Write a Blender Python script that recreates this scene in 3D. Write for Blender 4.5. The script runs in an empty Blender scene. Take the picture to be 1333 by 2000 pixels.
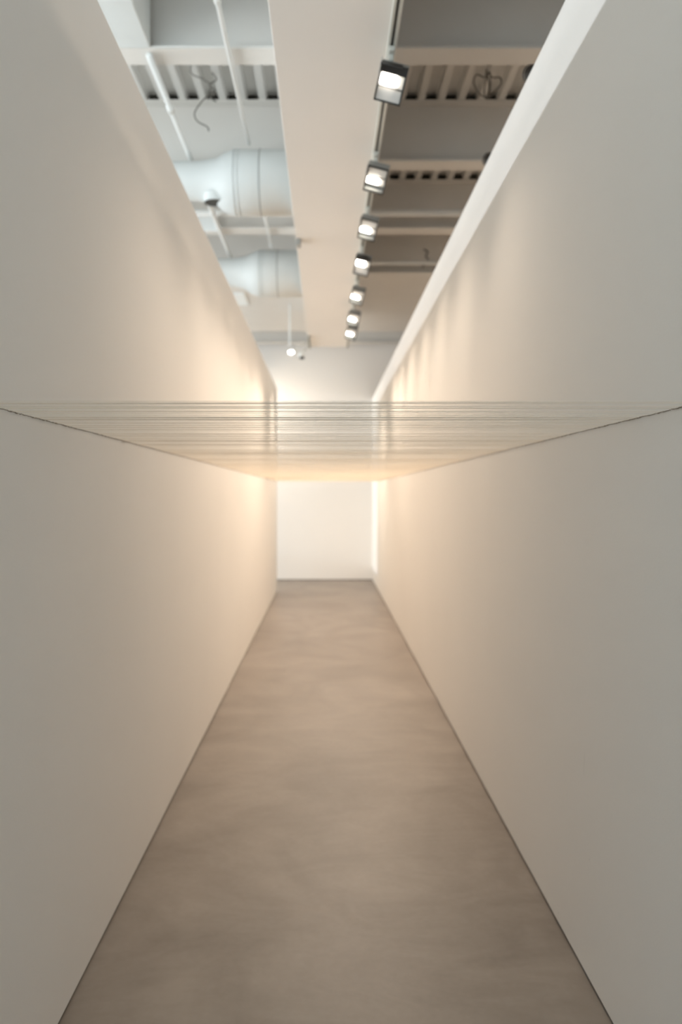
import bpy, bmesh, math, random
from mathutils import Vector, Matrix
random.seed(7)
PI = math.pi
C = bpy.context.scene.collection
SC = bpy.context.scene

# ------------------------------------------------------------------ camera
EYE = 1.5
cam = bpy.data.cameras.new('camera')
cam.sensor_width = 36; cam.sensor_height = 36; cam.lens = 28
cam.shift_x = 29.5 / 2000; cam.shift_y = -35 / 2000
cam.clip_start = .05
cam.dof.use_dof = True; cam.dof.focus_distance = 1.80; cam.dof.aperture_fstop = 2.4
co = bpy.data.objects.new('camera', cam); C.objects.link(co)
co.location = (0, 0, EYE); co.rotation_euler = (PI / 2, 0, 0)
SC.camera = co
# ------------------------------------------------------------------ colour management
SC.view_settings.view_transform = 'Standard'; SC.view_settings.look = 'None'
SC.view_settings.gamma = 1; SC.view_settings.use_curve_mapping = False
SC.view_settings.exposure = 0.82
# ------------------------------------------------------------------ world + daylight
w = bpy.data.worlds.new('world'); SC.world = w; w.use_nodes = True
w.node_tree.nodes['Background'].inputs[0].default_value = (.80, .92, 1.0, 1)
w.node_tree.nodes['Background'].inputs[1].default_value = 0.30

def light(name, kind, loc, aim, energy, color, **kw):
    d = bpy.data.lights.new(name, kind); d.energy = energy; d.color = color
    for k, v in kw.items(): setattr(d, k, v)
    o = bpy.data.objects.new(name, d); C.objects.link(o); o.location = loc
    o.rotation_euler = (Vector(aim) - Vector(loc)).to_track_quat('-Z', 'Y').to_euler()
    return o
# low sun through the long side window: lights the top of the right-hand wall over the left-hand one
SUN_E = .78
light('sun', 'SUN', (-10, 4, 6), (-9, 4.10, 6 - .129), SUN_E, (.86, .94, 1), angle=math.radians(.6))
# daylight entering at the open end of the hall, behind the viewer
light('entrance_daylight', 'AREA', (-1.7, -3.6, 2.5), (.9, 3, 2.2), 138, (.74, .91, 1.0), shape='RECTANGLE', size=3.2, size_y=3)
# daylight of the long side window
light('added_window_daylight', 'AREA', (-5.7, 5.5, 2.3), (0, 6.5, 3.3), 270, (.91, .97, 1.0), shape='RECTANGLE', size=12, size_y=2.4)
WARM = (1.0, .82, .65)
# wall washers in the neighbouring aisle, past the end of the left partition
# unseen fill light added behind the right partition to brighten the ceiling
light('right_ceiling_fill', 'AREA', (2.9, 6.5, 3.6), (2.9, 6.5, 0), 92, WARM, shape='RECTANGLE', size=.4, size_y=9)
light('aisle_light', 'AREA', (-1.6, 13.0, 3.1), (.0, 13.8, .9), 19, (1, .84, .66), shape='DISK', size=.3)

# ------------------------------------------------------------------ materials
def mat(name, col, rough=.6, metal=0, emit=None, strength=0, noise=None, bump=None, spec=.5):
    m = bpy.data.materials.new(name); m.use_nodes = True
    nt = m.node_tree; b = nt.nodes['Principled BSDF']
    b.inputs['Base Color'].default_value = (*col, 1); b.inputs['Roughness'].default_value = rough
    b.inputs['Metallic'].default_value = metal; b.inputs['Specular IOR Level'].default_value = spec
    if emit:
        b.inputs['Emission Color'].default_value = (*emit, 1); b.inputs['Emission Strength'].default_value = strength
    tc = nt.nodes.new('ShaderNodeTexCoord')
    if noise:
        sc, amt, stretch = noise
        mp = nt.nodes.new('ShaderNodeMapping'); mp.inputs['Scale'].default_value = stretch
        n = nt.nodes.new('ShaderNodeTexNoise'); n.inputs['Scale'].default_value = sc; n.inputs['Detail'].default_value = 5
        r = nt.nodes.new('ShaderNodeValToRGB')
        r.color_ramp.elements[0].position = .3; r.color_ramp.elements[1].position = .7
        r.color_ramp.elements[0].color = (*[c * (1 - amt) for c in col], 1)
        r.color_ramp.elements[1].color = (*[min(1, c * (1 + amt)) for c in col], 1)
        nt.links.new(tc.outputs['Object'], mp.inputs[0]); nt.links.new(mp.outputs[0], n.inputs[0])
        nt.links.new(n.outputs[0], r.inputs[0]); nt.links.new(r.outputs[0], b.inputs['Base Color'])
    if bump:
        n2 = nt.nodes.new('ShaderNodeTexNoise'); n2.inputs['Scale'].default_value = bump[0]; n2.inputs['Detail'].default_value = 4
        bp = nt.nodes.new('ShaderNodeBump'); bp.inputs['Strength'].default_value = bump[1]; bp.inputs['Distance'].default_value = .002
        nt.links.new(tc.outputs['Object'], n2.inputs[0]); nt.links.new(n2.outputs[0], bp.inputs['Height'])
        nt.links.new(bp.outputs[0], b.inputs['Normal'])
    return m

M_WALL = mat('wall_paint', (.80, .775, .74), .75, noise=(1.1, .012, (1, 1, 1)), bump=(140, .12), spec=.25)
M_CEIL = mat('ceiling_paint', (.72, .71, .68), .75, noise=(2.0, .02, (1, 1, 1)), spec=.2)
M_BEAM = mat('beam_paint', (.74, .72, .68), .7, noise=(3.0, .02, (1, 1, 1)), spec=.2)
M_DUCT = mat('duct_paint', (.70, .73, .72), .55, noise=(4, .03, (1, 1, 1)))
M_PIPE = mat('pipe_paint', (.78, .79, .77), .5, noise=(6, .02, (1, 1, 1)))
M_BOX = mat('bulkhead_paint', (.78, .755, .72), .75, noise=(1.5, .01, (1, 1, 1)), spec=.2)
M_DARK = mat('dark_gap', (.035, .030, .022), .9)  # near-black that paints the shade in the flutes and under the walls
M_SLOT = mat('track_slot', (.05, .05, .045), .6)
M_ALU = mat('track_metal', (.55, .55, .50), .4, noise=(20, .05, (1, .1, 1)))
M_HEAD = mat('lamp_metal', (.33, .335, .32), .45, noise=(30, .04, (1, 1, 1)))
M_RIM = mat('lamp_rim', (.03, .03, .03), .5)
M_REFL = mat('lamp_reflector', (.62, .60, .57), .4)
M_EMIT = mat('lamp_glow', (1, 1, 1), .5, emit=(1, .93, .82), strength=16)
M_BLACK = mat('black_metal', (.004, .004, .004), .4)
M_WIRE = mat('cable_sheath', (.18, .17, .15), .6)
M_THREAD = mat('thread_fibre', (.92, .86, .77), .8, noise=(60, .08, (1, 1, 1)))
_nt = M_THREAD.node_tree; _tr = _nt.nodes.new('ShaderNodeBsdfTranslucent'); _tr.inputs[0].default_value = (.94, .88, .79, 1)
_mx = _nt.nodes.new('ShaderNodeMixShader'); _mx.inputs[0].default_value = .5
_nt.links.new(_nt.nodes['Principled BSDF'].outputs[0], _mx.inputs[1]); _nt.links.new(_tr.outputs[0], _mx.inputs[2])
_nt.links.new(_mx.outputs[0], _nt.nodes['Material Output'].inputs[0])
M_NAIL = mat('nail_metal', (.24, .19, .14), .5)
M_PATCH = mat('bright_patch', (.86, .90, .90), .6)  # pale colour standing in for bright patches of light
M_SCUFF = mat('scuff_grey', (.66, .63, .60), .8)

# concrete floor: cloudy trowel marks plus light arcs and darker wear
def floor_mat():
    m = bpy.data.materials.new('polished_concrete'); m.use_nodes = True
    nt = m.node_tree; L = nt.links; b = nt.nodes['Principled BSDF']
    tc = nt.nodes.new('ShaderNodeTexCoord')
    def noise(scale, stretch, detail, dist, rot=0):
        mp = nt.nodes.new('ShaderNodeMapping'); mp.inputs['Scale'].default_value = stretch; mp.inputs['Rotation'].default_value = (0, 0, rot)
        n = nt.nodes.new('ShaderNodeTexNoise'); n.inputs['Scale'].default_value = scale; n.inputs['Detail'].default_value = detail
        n.inputs['Distortion'].default_value = dist
        L.new(tc.outputs['Object'], mp.inputs[0]); L.new(mp.outputs[0], n.inputs[0]); return n
    a = noise(1.5, (1, .9, 1), 4, 1.4)
    s = noise(2.0, (1.0, 1.9, 1), 5, 2.6, .6)
    f = noise(38, (1, 1, 1), 3, 0)
    mix = nt.nodes.new('ShaderNodeMix'); mix.data_type = 'FLOAT'; mix.inputs[0].default_value = .42
    L.new(a.outputs[0], mix.inputs[2]); L.new(s.outputs[0], mix.inputs[3])
    mix2 = nt.nodes.new('ShaderNodeMix'); mix2.data_type = 'FLOAT'; mix2.inputs[0].default_value = .12
    L.new(mix.outputs[0], mix2.inputs[2]); L.new(f.outputs[0], mix2.inputs[3])
    r = nt.nodes.new('ShaderNodeValToRGB')
    e = r.color_ramp.elements
    e[0].position = .36; e[0].color = (.182, .151, .126, 1)
    e[1].position = .66; e[1].color = (.278, .238, .203, 1)
    L.new(mix2.outputs[0], r.inputs[0]); L.new(r.outputs[0], b.inputs['Base Color'])
    b.inputs['Roughness'].default_value = .55; b.inputs['Specular IOR Level'].default_value = .5
    rr = nt.nodes.new('ShaderNodeMapRange'); rr.inputs[3].default_value = .34; rr.inputs[4].default_value = .52
    L.new(s.outputs[0], rr.inputs[0]); L.new(rr.outputs[0], b.inputs['Roughness'])
    return m
M_FLOOR = floor_mat()

# ------------------------------------------------------------------ helpers
def link(name, bm, m, parent=None, smooth=False):
    me = bpy.data.meshes.new(name)
    bmesh.ops.recalc_face_normals(bm, faces=bm.faces)
    bm.to_mesh(me); bm.free()
    for mm in (m if isinstance(m, (list, tuple)) else [m]): me.materials.append(mm)
    if smooth:
        for p in me.polygons: p.use_smooth = True
    o = bpy.data.objects.new(name, me); C.objects.link(o)
    if parent: o.parent = parent
    return o
def tag(o, label, cat, group=None, kind=None):
    o['label'] = label; o['category'] = cat
    if group: o['group'] = group
    if kind: o['kind'] = kind
    return o
def thing(name, label, cat, loc, group=None):
    o = bpy.data.objects.new(name, None); o.empty_display_size = .05; C.objects.link(o); o.location = loc
    return tag(o, label, cat, group)
def struct(name, bm, m):
    o = link(name, bm, m); o['kind'] = 'structure'; return o
def box(bm, x0, x1, y0, y1, z0, z1, M=None, bevel=0, mi=0):
    r = bmesh.ops.create_cube(bm, size=1)
    T = Matrix.Translation(((x0 + x1) / 2, (y0 + y1) / 2, (z0 + z1) / 2)) @ Matrix.Diagonal((x1 - x0, y1 - y0, z1 - z0, 1))
    vs = r['verts']
    bmesh.ops.transform(bm, matrix=T, verts=vs)
    fs = list({f for v in vs for f in v.link_faces})
    for f in fs: f.material_index = mi
    if bevel:
        es = list({e for v in vs for e in v.link_edges})
        g = bmesh.ops.bevel(bm, geom=es, offset=bevel, segments=3, profile=.5, affect='EDGES')
        vs = list({v for f in g['faces'] for v in f.verts} | {v for v in vs if v.is_valid})
    if M is not None: bmesh.ops.transform(bm, matrix=M, verts=vs)
def tube(bm, pts, r, n=10, closed=False, cap=True):
    pts = [Vector(p) for p in pts]; rings = []
    rad = r if isinstance(r, (list, tuple)) else [r] * len(pts)
    up = Vector((0, 0, 1))
    prev = None
    for i, p in enumerate(pts):
        t = (pts[min(i + 1, len(pts) - 1)] - pts[max(i - 1, 0)]).normalized()
        if prev is None:
            a = t.cross(up) if abs(t.z) < .95 else t.cross(Vector((1, 0, 0)))
        else:
            a = prev - t * prev.dot(t)
        a.normalize(); prev = a; b = t.cross(a)
        rings.append([bm.verts.new(p + (a * math.cos(2 * PI * k / n) + b * math.sin(2 * PI * k / n)) * rad[i]) for k in range(n)])
    for q, s in zip(rings, rings[1:]):
        for k in range(n): bm.faces.new((q[k], q[(k + 1) % n], s[(k + 1) % n], s[k]))
    if cap: bm.faces.new(rings[0]); bm.faces.new(rings[-1])
def B(): return bmesh.new()
def copy_tree(o, parent=None):
    c = o.copy(); C.objects.link(c)
    if parent: c.parent = parent
    for ch in list(o.children): copy_tree(ch, c)
    return c
def prism(bm, prof, y0, y1):            # (x, z) outline extruded along y
    a = [bm.verts.new((x, y0, z)) for x, z in prof]; b = [bm.verts.new((x, y1, z)) for x, z in prof]
    bm.faces.new(a); bm.faces.new(b)
    for i in range(len(prof)):
        j = (i + 1) % len(prof); bm.faces.new((a[i], a[j], b[j], b[i]))

# ------------------------------------------------------------------ the setting
XL, XR = -.753, .808                    # inner faces of the two partitions
YL, YF = 12.28, 13.89                   # end of left partition, far wall
ZL, ZR = EYE + 1.626, EYE + 1.665
HB, HT = EYE + 2.589, EYE + 3.068       # beam bottom and top
GAP = .013
bm = B(); box(bm, -6.2, 5.2, -4, 14.1, -.1, 0); struct('floor', bm, M_FLOOR)
bm = B(); box(bm, XL - .15, XL, -1.6, YL, GAP, ZL); struct('wall_left', bm, M_WALL)
bm = B(); box(bm, XR, XR + .15, -1.6, YF, GAP, ZR); struct('wall_right', bm, M_WALL)
bm = B(); box(bm, -6.2, 5.2, YF, YF + .2, GAP, HT + .1); struct('wall_far', bm, M_WALL)
bm = B(); box(bm, 5.0, 5.2, -4, YF, 0, HT + .1); struct('wall_outer_right', bm, M_WALL)
# outer left wall of the hall with a long window opening, unseen and added for the sun
WH = EYE + 1.90 + .129 * 5.3            # window head, set to keep the sun off ducts and pipes
bm = B(); box(bm, -6.2, -6.0, -4, YF, 0, 1.1); box(bm, -6.2, -6.0, -4, YF, WH, HT + .1)
box(bm, -6.2, -6.0, -4, -3.7, 1.1, WH); box(bm, -6.2, -6.0, 13.6, YF, 1.1, WH)
struct('added_wall_outer_left', bm, M_WALL)
for nm, (x0, x1, y0, y1) in {'shadow_gap_left': (XL - .14, XL - .006, -1.6, YL - .006), 'shadow_gap_right': (XR + .006, XR + .14, -1.6, YF),
                             'shadow_gap_far': (-6.0, 5.0, YF + .006, YF + .1)}.items():
    bm = B(); box(bm, x0, x1, y0, y1, 0, GAP); struct(nm, bm, M_DARK)  # dark strips paint the shade in the recessed gap under the walls

# fluted steel deck: one ceiling
bm = B(); pitch = .155; x = -6.1; prof = []
while x < 5.1:
    prof += [(x, HT), (x + .052, HT), (x + .066, HT + .062), (x + .141, HT + .062)]
    x += pitch
up = [(p[0], HT + .1) for p in (prof[-1], prof[0])]
prism(bm, prof + up, -4, 14.05); struct('ceiling', bm, M_CEIL)

# dark strips painting the shade in the flutes over each beam + beams
beamY = [3.06 + 1.5655 * i for i in range(5)] + [13.58]
names = ['closest to the viewer, nearly overhead', 'level with the nearest lamp, its bottom flange highest in view',
         'behind the dangling and coiled cables', 'between the two round ducts, a pipe before it',
         'just beyond the farther round duct, a pipe before it',
         'last one, right against the far wall']
for i, y in enumerate(beamY):
    fw = .18 if i != 5 else .2
    bm = B()
    pr = [(-fw / 2, 0), (fw / 2, 0), (fw / 2, .016), (.006, .022), (.006, .463), (fw / 2, .467), (fw / 2, .479),
          (-fw / 2, .479), (-fw / 2, .467), (-.006, .463), (-.006, .022), (-fw / 2, .016)]
    a = [bm.verts.new((-5.99, p, q)) for p, q in pr]; b = [bm.verts.new((4.99, p, q)) for p, q in pr]
    bm.faces.new(a); bm.faces.new(b)
    for k in range(len(pr)):
        j = (k + 1) % len(pr); bm.faces.new((a[k], a[j], b[j], b[k]))
    o = link('ceiling_beam', bm, M_BEAM); o.location = (0, y + fw / 2, HB)
    tag(o, 'painted grey steel roof beam, ' + names[i], 'beam', 'steel roof beams')
    bm = B(); box(bm, -5.99, 4.99, -.03, .05, .479, .535)
    s = link('flute_shade', bm, M_DARK, o); s['label'] = 'painted dark shade in the deck flutes over the beam'

# flat plastered ceiling field beyond the last open bay
for n, (x0, x1) in enumerate(((-5.99, -.25), (.335, 4.99))):
    bm = B(); box(bm, x0, x1, 9.53, 12.83, HB + .035, HT - .001); struct('ceiling_%d' % (n + 2), bm, M_BEAM)
# bulkhead running down the middle of the ceiling
ZK = EYE + 2.11; YK = 11.42; KL, KR = -.249, .334
bm = B(); box(bm, KL, KR, -2, YK, ZK, HT - .001, bevel=.004)
o = struct('trim_1', bm, M_BOX)

# ------------------------------------------------------------------ lighting tracks
def track(x, y0, y1, label):
    t = thing('lighting_track', label, 'light track', (x, 0, ZK))
    bm = B()
    prism(bm, [(-.018, 0), (.018, 0), (.018, -.034), (.007, -.034), (.007, -.012), (-.007, -.012), (-.007, -.034), (-.018, -.034)], y0, y1)
    link('track_housing', bm, M_ALU, t)
    bm = B(); box(bm, -.0068, .0068, y0 + .001, y1 - .001, -.030, -.0121); link('conductor_slot', bm, M_SLOT, t)
    return t
track(.306, -1.5, YK - .1, 'long metal lighting track along the right edge of the bulkhead, carrying seven lit lamps')
track(KL + .022, 10.55, YK - .03, 'short metal lighting track at the far end of the bulkhead, left edge')
bm = B(); box(bm, -.018, .018, -.05, .05, -.05, 0, bevel=.004)
o = link('junction_box', bm, M_HEAD); o.location = (KL + .022, 6.62, ZK - .001)
tag(o, 'tiny grey connector box on the left lighting track', 'connector')

# ------------------------------------------------------------------ lamps
def head_matrix(tilt, roll, yaw=0, off=(0, 0, -.15)):
    return Matrix.Translation(off) @ Matrix.Rotation(yaw, 4, 'Z') @ Matrix.Rotation(roll, 4, 'Y') @ Matrix.Rotation(tilt, 4, 'X')
def make_lamp(tilt, roll, loc, label, power, fl=1):
    t = thing('wall_washer_lamp', label, 'lamp', loc, 'lit lamps on the right ceiling track')
    M = head_matrix(tilt, roll)
    W, Ln, D = .064, .082, .095           # half width, half length, depth
    # adapter and arm
    bm = B(); box(bm, -.015, .015, -.055, .055, -.022, .001, bevel=.004); box(bm, -.010, .010, -.02, .02, -.05, -.02, bevel=.003)
    link('track_adapter', bm, M_ALU, t)
    bm = B()
    piv = M @ Vector((0, 0, .105))
    tube(bm, [(0, 0, -.045), (0, 0, piv.z + .02), piv], .008, 10); link('arm', bm, M_HEAD, t, True)
    # housing: open box with sloping back
    bm = B()
    def ring(w, l, z, dy=0): return [bm.verts.new(M @ Vector((sx * w, sy * l + dy, z))) for sx, sy in ((-1, -1), (1, -1), (1, 1), (-1, 1))]
    rings = [ring(W - .004, Ln - .004, -.0), ring(W, Ln, 0), ring(W, Ln, D * .62), ring(W * .86, Ln * .80, D * .97, .006), ring(W * .80, Ln * .72, D, .006)]
    for a, b in zip(rings[1:], rings[2:]):
        for k in range(4): bm.faces.new((a[k], a[(k + 1) % 4], b[(k + 1) % 4], b[k]))
    bm.faces.new(rings[-1])
    inner = [rings[0], ring(W - .004, Ln - .004, D * .5)]
    for k in range(4):
        bm.faces.new((rings[0][k], rings[0][(k + 1) % 4], rings[1][(k + 1) % 4], rings[1][k]))
        bm.faces.new((inner[0][k], inner[0][(k + 1) % 4], inner[1][(k + 1) % 4], inner[1][k]))
    bm.faces.new(inner[1])
    hs = link('housing', bm, M_HEAD, t)
    # cooling fins on the back
    bm = B()
    for k in range(5):
        x = -.036 + .018 * k; box(bm, x - .002, x + .002, -.045, .055, D - .002, D + .012, M)
    link('cooling_fins', bm, M_HEAD, hs)
    # dark rim round the mouth and a cross bar
    bm = B(); e = .006
    for (x0, x1, y0, y1) in ((-W - .001, -W + e, -Ln, Ln), (W - e, W + .001, -Ln, Ln), (-W, W, -Ln - .001, -Ln + e), (-W, W, Ln - e, Ln + .001)):
        box(bm, x0, x1, y0, y1, -.010, .003, M)
    box(bm, -W, W, *sorted((-.020 * fl, -.015 * fl)), -.004, .003, M)
    link('rim', bm, M_RIM, t)
    # reflector plates: sloped, lighter
    bm = B()
    def quad(*ps): bm.faces.new([bm.verts.new(M @ Vector(p)) for p in ps])
    i = W - .006; l = Ln - .006
    for zz in (0, -.0012):
        quad((-i, -l * fl, .002 + zz), (i, -l * fl, .002 + zz), (i * .95, -.020 * fl, .014 + zz), (-i * .95, -.020 * fl, .014 + zz))
    link('reflector', bm, M_REFL, t)
    bm = B(); box(bm, -i * .96, i * .96, *sorted((-.020 * fl, .046 * fl)), .020, .024, M); link('reflector', bm, M_REFL, t)
    # glowing lens, a rounded rectangle
    bm = B(); box(bm, -.055, .020, *((-.036, .012) if fl < 0 else (.0, .036)), .006, .018, M, bevel=.0058)
    lens = link('lens', bm, M_EMIT, t, True); lens['label'] = 'glowing white lens'
    if fl == -1:
        bm = B(); box(bm, -W - .001, W * .55, -Ln - .003, -Ln + .001, -.05, .02, M); box(bm, -W + .004, W - .006, -Ln + .005, -.040, .004, .008, M)
        f = link('glare_flap', bm, M_RIM, t)
    # side glare tab
    bm = B(); box(bm, -W - .006, -W - .002, -Ln - .02, -Ln + .05, -.02, .012, M, bevel=.001); link('side_tab', bm, M_REFL, t)
    d = bpy.data.lights.new('lamp_light', 'SPOT'); d.energy = power; d.color = WARM; d.spot_size = math.radians(114); d.spot_blend = 1
    d.shadow_soft_size = .05
    lo = bpy.data.objects.new('lamp_light', d); C.objects.link(lo); lo.parent = t; lo.matrix_local = Matrix.Translation(M @ Vector((-.01, .005, -.03))) @ Matrix.Rotation(math.radians(-12), 4, 'X') @ Matrix.Rotation(math.radians(10), 4, 'Y')
    return t
ZT = ZK - .034
Y7 = [3.72, 4.86, 5.78, 6.70, 7.76, 8.76, 9.56]
which = ['nearest and largest', 'second from the viewer', 'third from the viewer',
         'fourth from the viewer', 'fifth from the viewer', 'sixth from the viewer', 'farthest from the viewer, smallest']
POW = [25, 38, 48, 60, 72, 86, 100]
for i, y in enumerate(Y7):
    if i == 0: lamp = proto = make_lamp(math.radians(-50), math.radians(15), (.306, y + .02, ZT), '', POW[0], -1)
    elif i == 1: lamp = proto2 = make_lamp(math.radians(-38), math.radians(15), (.306, y + .02, ZT), '', POW[1], 1)
    else:
        lamp = copy_tree(proto if i == 3 else proto2); lamp.location = (.306, y + .02, ZT); lamp.rotation_euler = (0, 0, random.uniform(-.06, .06))
        for ch in lamp.children:
            if ch.type == 'LIGHT': ch.data = ch.data.copy(); ch.data.energy = POW[i]
    lamp['label'] = 'lit grey box lamp on the right track, ' + which[i]

# pair of small fixtures at the far end of the left track
def cyl_spot(name, label, loc, d, m, r=.035, ln=.11, lit=None, group=None, mount=None):
    t = thing(name, label, 'spotlight', loc, group)
    d = Vector(d).normalized(); q = d.to_track_quat('Z', 'Y').to_matrix().to_4x4()
    bm = B(); tube(bm, [q @ Vector((0, 0, z)) for z in (-ln, -ln + .012, -.004, 0)], [r * .8, r, r, r * .93], 24); link('body', bm, m, t, False)
    bm = B(); tube(bm, [q @ Vector((0, 0, z)) for z in (-.002, .012)], [r * 1.04, r * 1.06], 24, cap=False); 
    link('snoot', bm, M_RIM if not lit else m, t)
    if lit:
        bm = B(); box(bm, -r * 1.15, r * 1.15, -r * .45, r * .45, .001, .012, q, bevel=.005); e = link('lens', bm, M_EMIT, t); e['label'] = 'glowing white lens'
    if mount:
        bm = B(); tube(bm, [q @ Vector((0, 0, -ln * .6)), Vector(mount) * .6, Vector(mount)], .007, 8); link('arm', bm, M_ALU, t, True)
    return t
a = cyl_spot('cylinder_spotlight', 'small lit lamp at the far end of the left track, left of the pair', (-.47, 10.82, EYE + 1.93), (-.35, -.8, -.5), M_PIPE, lit=True,
             mount=(.24, .0, .145), r=.032, ln=.09, group='pair of lamps at the far end of the left track')
b = cyl_spot('cylinder_spotlight', 'small pale cylinder lamp with dark rear end facing away, right of the far left pair', (-.345, 11.0, EYE + 1.90), (-.2, .9, -.5), M_PIPE,
             mount=(.118, .0, .175), r=.04, ln=.09, group='pair of lamps at the far end of the left track')
bm = B(); box(bm, -.03, .03, -.03, .03, -.13, -.10, bevel=.004); o = link('rear_cap', bm, M_RIM, b); o.location = (.02, -.06, .085)
d = bpy.data.lights.new('far_spot_light', 'SPOT'); d.energy = 170; d.color = (1, .83, .66); d.spot_size = math.radians(108); d.spot_blend = 1; d.shadow_soft_size = .04
lo = bpy.data.objects.new('far_spot_light', d); C.objects.link(lo); lo.parent = b; lo.location = (0, .06, -.04)
lo.rotation_euler = Vector((.20, .13, -1)).to_track_quat('-Z', 'Y').to_euler()

# black spotlights clipped to the top of the right wall
for i, (x, y, tx) in enumerate(((.905, 3.42, 'nearer to the viewer'), (.905, 4.30, 'farther one, level with the second lamp'))):
    s = cyl_spot('clip_spotlight', 'black spotlight peeking over the right wall, ' + tx, (x - .02, y, ZR + .14), (-.1, .6, .3), M_BLACK, r=.036, ln=.11,
                 group='black spotlights on the right wall', mount=None)
    bm = B(); box(bm, -.03, .05, -.035, .035, -.14, -.128, bevel=.003); box(bm, .0, .012, -.012, .012, -.13, -.02); link('clamp', bm, M_BLACK, s)

# ------------------------------------------------------------------ ducts on the left
def duct(y, r, label, xs):
    t = thing('ventilation_duct', label, 'duct', (0, y, EYE + 2.355), 'round ducts crossing left of the bulkhead')
    x_end, x_dr, x_tp = xs
    pts = [KL + .002, x_dr + .02, x_dr, x_dr - .06, x_tp, x_tp - .10, x_tp - .14, x_tp - .30, -2.7, -2.82, -2.86, -2.86]
    rr = [r, r, r * .985, r * .90, r * .70, r * .63, r * .60, r * .60, r * .60, r * .60, r * .60, r * .60]
    bm = B(); tube(bm, [(x, 0, (rr[i] - r) * -.15 + max(0, i - 9) * .16 + (.04 if i == 10 else 0)) for i, x in enumerate(pts)], rr, 48); link('duct_body', bm, M_DUCT, t, True)
    for x in (x_dr + .015, x_dr + .045, x_dr + .21):
        bm = B(); tube(bm, [(x - .004, 0, 0), (x - .003, 0, 0), (x + .003, 0, 0), (x + .004, 0, 0)], [r, r * 1.02, r * 1.02, r], 48); link('seam_band', bm, M_HEAD if x > x_dr + .1 else M_DUCT, t, True)
    if r > .24: return t
    bm = B()
    tube(bm, [(x_tp, -.05, -r * .45), (x_tp, -.05, -r * .72)], [.085, .085], 28, cap=False)
    link('outlet_collar', bm, M_DUCT, t, True)
    bm = B(); tube(bm, [(x_tp, -.05, -r * .70), (x_tp, -.05, -r * .712)], [.078, .078], 24)
    link('outlet_shade', bm, M_SLOT, t)  # dark disc painted as the shaded inside of the outlet
    return t
duct(6.03, .237, 'large round pale grey duct entering the bulkhead, nearer of the two, below the second beam', (0, -.70, -.83))
duct(8.51, .245, 'large round pale grey duct entering the bulkhead, farther and smaller looking of the two', (0, -.72, -.86))

# ------------------------------------------------------------------ pipes
def pipe(name, label, runs, r, joints=()):
    t = thing(name, label, 'pipe', runs[0][0])
    o0 = Vector(runs[0][0])
    bm = B()
    for run in runs: tube(bm, [Vector(p) - o0 for p in run], r, 12)
    link('pipe_run', bm, M_PIPE, t, True)
    for j, dr in joints:
        bm = B(); v = Vector(j) - o0; dv = Vector(dr) * .035
        tube(bm, [v - dv, v + dv], r * 1.35, 14); link('coupling', bm, M_PIPE, t, True)
    return t
PH = EYE + 2.566
pipe('conduit_pipe', 'white conduit running lengthwise nearest the left wall, turning left before the farther duct',
     [[(-1.035, 4.66, PH), (-1.035, 8.80, PH), (-1.05, 8.83, PH), (-1.9, 8.83, PH)]], .019,
     [((-1.035, 5.3, PH), (0, 1, 0)), ((-1.035, 7.3, PH), (0, 1, 0))])
pipe('conduit_pipe', 'thin white conduit running lengthwise between the left wall and the bulkhead, passing over the ducts',
     [[(-.565, 1.6, PH), (-.565, 5.83, PH)], [(-.565, 6.30, PH), (-.565, 8.30, PH)]], .014,
     [((-.565, 4.12, PH), (0, 1, 0)), ((-.565, 8.2, PH), (0, 1, 0))])
for y, l in ((7.44, 'white pipe crossing in front of the beam between the two round ducts'), (9.05, 'white pipe crossing in front of the beam beyond the farther round duct')):
    pipe('cross_pipe', l, [[(-5.9, y, HB + .04), (4.9, y, HB + .04)]], .036 if y < 8 else .026)
# suspension rods by the far left lamps
bm = B(); tube(bm, [(0, 0, 0), (0, 0, 1.02)], .012, 10)
o = link('hanger_rod', bm, M_PIPE); o.location = (-.50, 11.0, EYE + 2.04); tag(o, 'thin pale rod hanging above the pair of lamps at the far left track end', 'rod')

t = thing('rectangular_duct', 'pale rectangular duct running lengthwise at the top left, ending at the first beam', 'duct', (-1.5, 3.3, HB))
bm = B(); box(bm, -.5, .48, 0, 1.325, 0, .36, bevel=.006); link('duct_body', bm, M_DUCT, t)
bm = B(); box(bm, -.505, .485, .86, .89, -.006, .366, bevel=.003); link('seam_flange', bm, M_DUCT, t)
# thin pale slabs put in as bright patches of light at the left
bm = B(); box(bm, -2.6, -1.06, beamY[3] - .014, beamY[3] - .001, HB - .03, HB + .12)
o = link('bright_patch', bm, M_PATCH); tag(o, 'bright patch of light, put in as a pale slab, on the roof beam face above the left wall, between the two round ducts', 'bright patch', 'painted bright patches at the left of the ceiling')
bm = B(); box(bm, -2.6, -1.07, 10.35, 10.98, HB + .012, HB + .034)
o = link('bright_patch', bm, M_PATCH); tag(o, 'bright patch of light, put in as a pale slab, on the flat ceiling above the left wall, beyond the farther round duct', 'bright patch', 'painted bright patches at the left of the ceiling')

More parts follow.
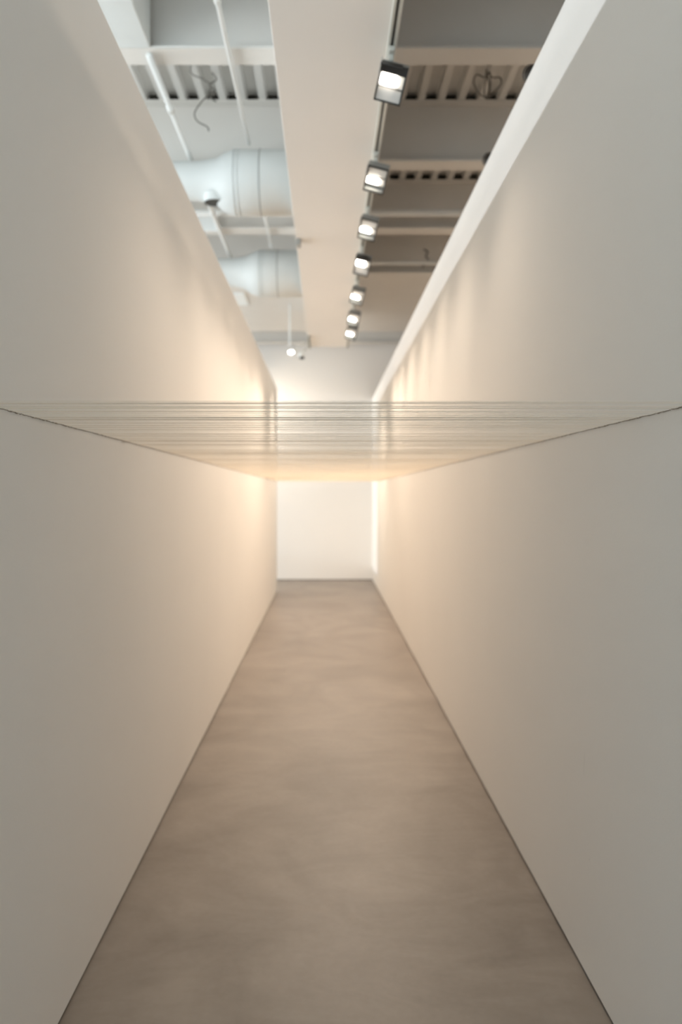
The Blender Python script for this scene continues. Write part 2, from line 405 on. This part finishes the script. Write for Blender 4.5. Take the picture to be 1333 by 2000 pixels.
# ------------------------------------------------------------------ loose cables
def cable(label, loc, pts, r):
    # smooth through points
    P = [Vector(p) for p in pts]; out = []
    for i in range(len(P) - 1):
        p0, p1, p2, p3 = P[max(i - 1, 0)], P[i], P[i + 1], P[min(i + 2, len(P) - 1)]
        for k in range(8):
            t = k / 8
            out.append(.5 * ((2 * p1) + (p2 - p0) * t + (2 * p0 - 5 * p1 + 4 * p2 - p3) * t * t + (3 * p1 - p0 - 3 * p2 + p3) * t ** 3))
    out.append(P[-1]); bm = B(); tube(bm, out, r, 8); o = link('loose_cable', bm, M_WIRE, None, True); o.location = loc
    tag(o, label, 'cable'); return o
z0 = HT
cable('coiled grey cable in loops hanging from the deck right of the nearest lamp', (1.16, 5.75, z0),
      [(0, 0, 0), (-.01, 0, -.06), (-.07, 0, -.04), (-.09, 0, -.10), (-.05, .01, -.17), (.0, 0, -.20), (.02, 0, -.13), (.01, 0, -.03), (.05, .02, -.05), (.10, .02, -.05), (.11, .01, -.10),
       (.06, 0, -.16), (.0, .01, -.21), (-.01, .02, -.12), (.02, 0, -.02), (.03, 0, -.1), (.01, 0, -.22)], .005)
cable('thin grey cable dangling in an S from the deck above the left ducts', (-.93, 5.70, z0),
      [(-.04, 0, 0), (-.03, 0, -.06), (.05, 0, -.10), (.10, 0, -.14), (.09, .01, -.20), (.04, 0, -.26), (-.01, 0, -.34), (.01, 0, -.40), (.08, 0, -.44), (.09, 0, -.47)], .005)
cable('short dark cable bunched against the deck left of the bulkhead', (-.83, 5.80, z0),
      [(.0, 0, 0), (.03, 0, -.05), (-.02, 0, -.09), (.02, 0, -.13), (-.01, 0, -.18), (.03, 0, -.21)], .006)
cable('faint grey wire curl right of the fourth lamp', (1.15, beamY[4] + .076, HB + .30),
      [(.0, 0, 0), (.05, 0, -.03), (.03, 0, -.09), (.06, 0, -.12), (.02, 0, -.17), (-.01, 0, -.22)], .006)

# ------------------------------------------------------------------ threads strung from wall to wall
TZ = EYE + .1974; Y0 = 1.690; P = .0047; R = .00019
NT = int((12.24 - Y0) / P)
def thread_bm(bm, y, za, zb, ya=0):
    ring = []
    for x, z, dy in ((XL, za, 0), (XR, zb, ya)):
        ring.append([bm.verts.new((x, y + dy + R * math.cos(PI / 3 * k), z + R * math.sin(PI / 3 * k))) for k in range(6)])
    for k in range(6): bm.faces.new((ring[0][k], ring[0][(k + 1) % 6], ring[1][(k + 1) % 6], ring[1][k]))
def nail_bm(bm, x, y, z, s):
    box(bm, min(x, x + s * .004), max(x, x + s * .004), y - .0008, y + .0008, z - .0014, z + .0005)
def drift(i): return .00025 * math.sin(i * .61 + 1.5 * math.sin(i * .13)) + .0002 * math.sin(i * .071 + 1)
def bunch(i):                            # threads gather in loose bunches with wider gaps between them
    return i * P + P * (1.0 * math.sin(i * .70 + 1.3 * math.sin(i * .11)) + 1.7 * math.sin(i * .31 + 1.1 * math.sin(i * .043)) + 4.0 * math.sin(i * .102 + .8) * min(1, i / 60) + 9 * math.sin(i * .035) * min(1, i / 120))
bm = B(); thread_bm(bm, 0, 0, 0); t0 = link('thread', bm, M_THREAD, None, True)
bm = B(); nail_bm(bm, XL, 0, 0, 1); n1 = link('nail', bm, M_NAIL, t0)
bm = B(); nail_bm(bm, XR, 0, 0, -1); n2 = link('nail', bm, M_NAIL, t0)
G = 'threads strung between the two walls'
for i in range(300):
    t = t0 if i == 0 else copy_tree(t0)
    t.location = (0, Y0 + bunch(i) + random.gauss(0, .0009), TZ + drift(i) + random.gauss(0, .0003))
    t.rotation_euler = (0, random.gauss(0, .00035), random.gauss(0, .0003))
    tag(t, 'taut cream thread stretched from wall to wall in the front part of the thread sheet', 'thread', G)
t0['label'] = 'frontmost taut thread, the upper front edge of the thread sheet'
bm = B(); bn = B()
for i in range(300, NT):
    y = Y0 + bunch(i) + random.gauss(0, .0009); z = TZ + drift(i) + random.gauss(0, .0003)
    thread_bm(bm, y, z + random.gauss(0, .0003), z + random.gauss(0, .0003)); nail_bm(bn, XL, y, z, 1); nail_bm(bn, XR, y, z, -1)
o = link('thread_sheet', bm, M_THREAD, None, True); tag(o, 'dense sheet of cream threads receding to the far end of the corridor', 'threads', None, 'stuff')
n = link('nail_row', bn, M_NAIL, o); n['kind'] = 'stuff'

# ------------------------------------------------------------------ scuffs on the right wall (paper thin smears of grey)
def scuff(y, z, dy, dz, w, label):
    bm = B(); tube(bm, [(0, 0, 0), (0, dy * .5, dz * .45), (0, dy, dz)], [w * .4, w, w * .3], 6)
    bmesh.ops.scale(bm, vec=(.15, 1, 1), verts=bm.verts)
    o = link('scuff_mark', bm, M_SCUFF); o.location = (XR, y, z); tag(o, label, 'mark')
def wp(px, py):                          # point of the right wall seen at a photo position
    d = XR * 1555.6 / (px - 637); return d, EYE - (py - 965) * d / 1555.6
y, z = wp(1143, 1470); scuff(y, z, .012, -.075, .0012, 'thin grey vertical scratch on the right wall')
y, z = wp(1092, 1780); scuff(y, z, .004, -.012, .0022, 'tiny grey scuff low on the right wall near the floor')
y, z = wp(1152, 1676); scuff(y, z, .003, -.010, .0018, 'tiny grey scuff higher on the right wall, below the scratch')
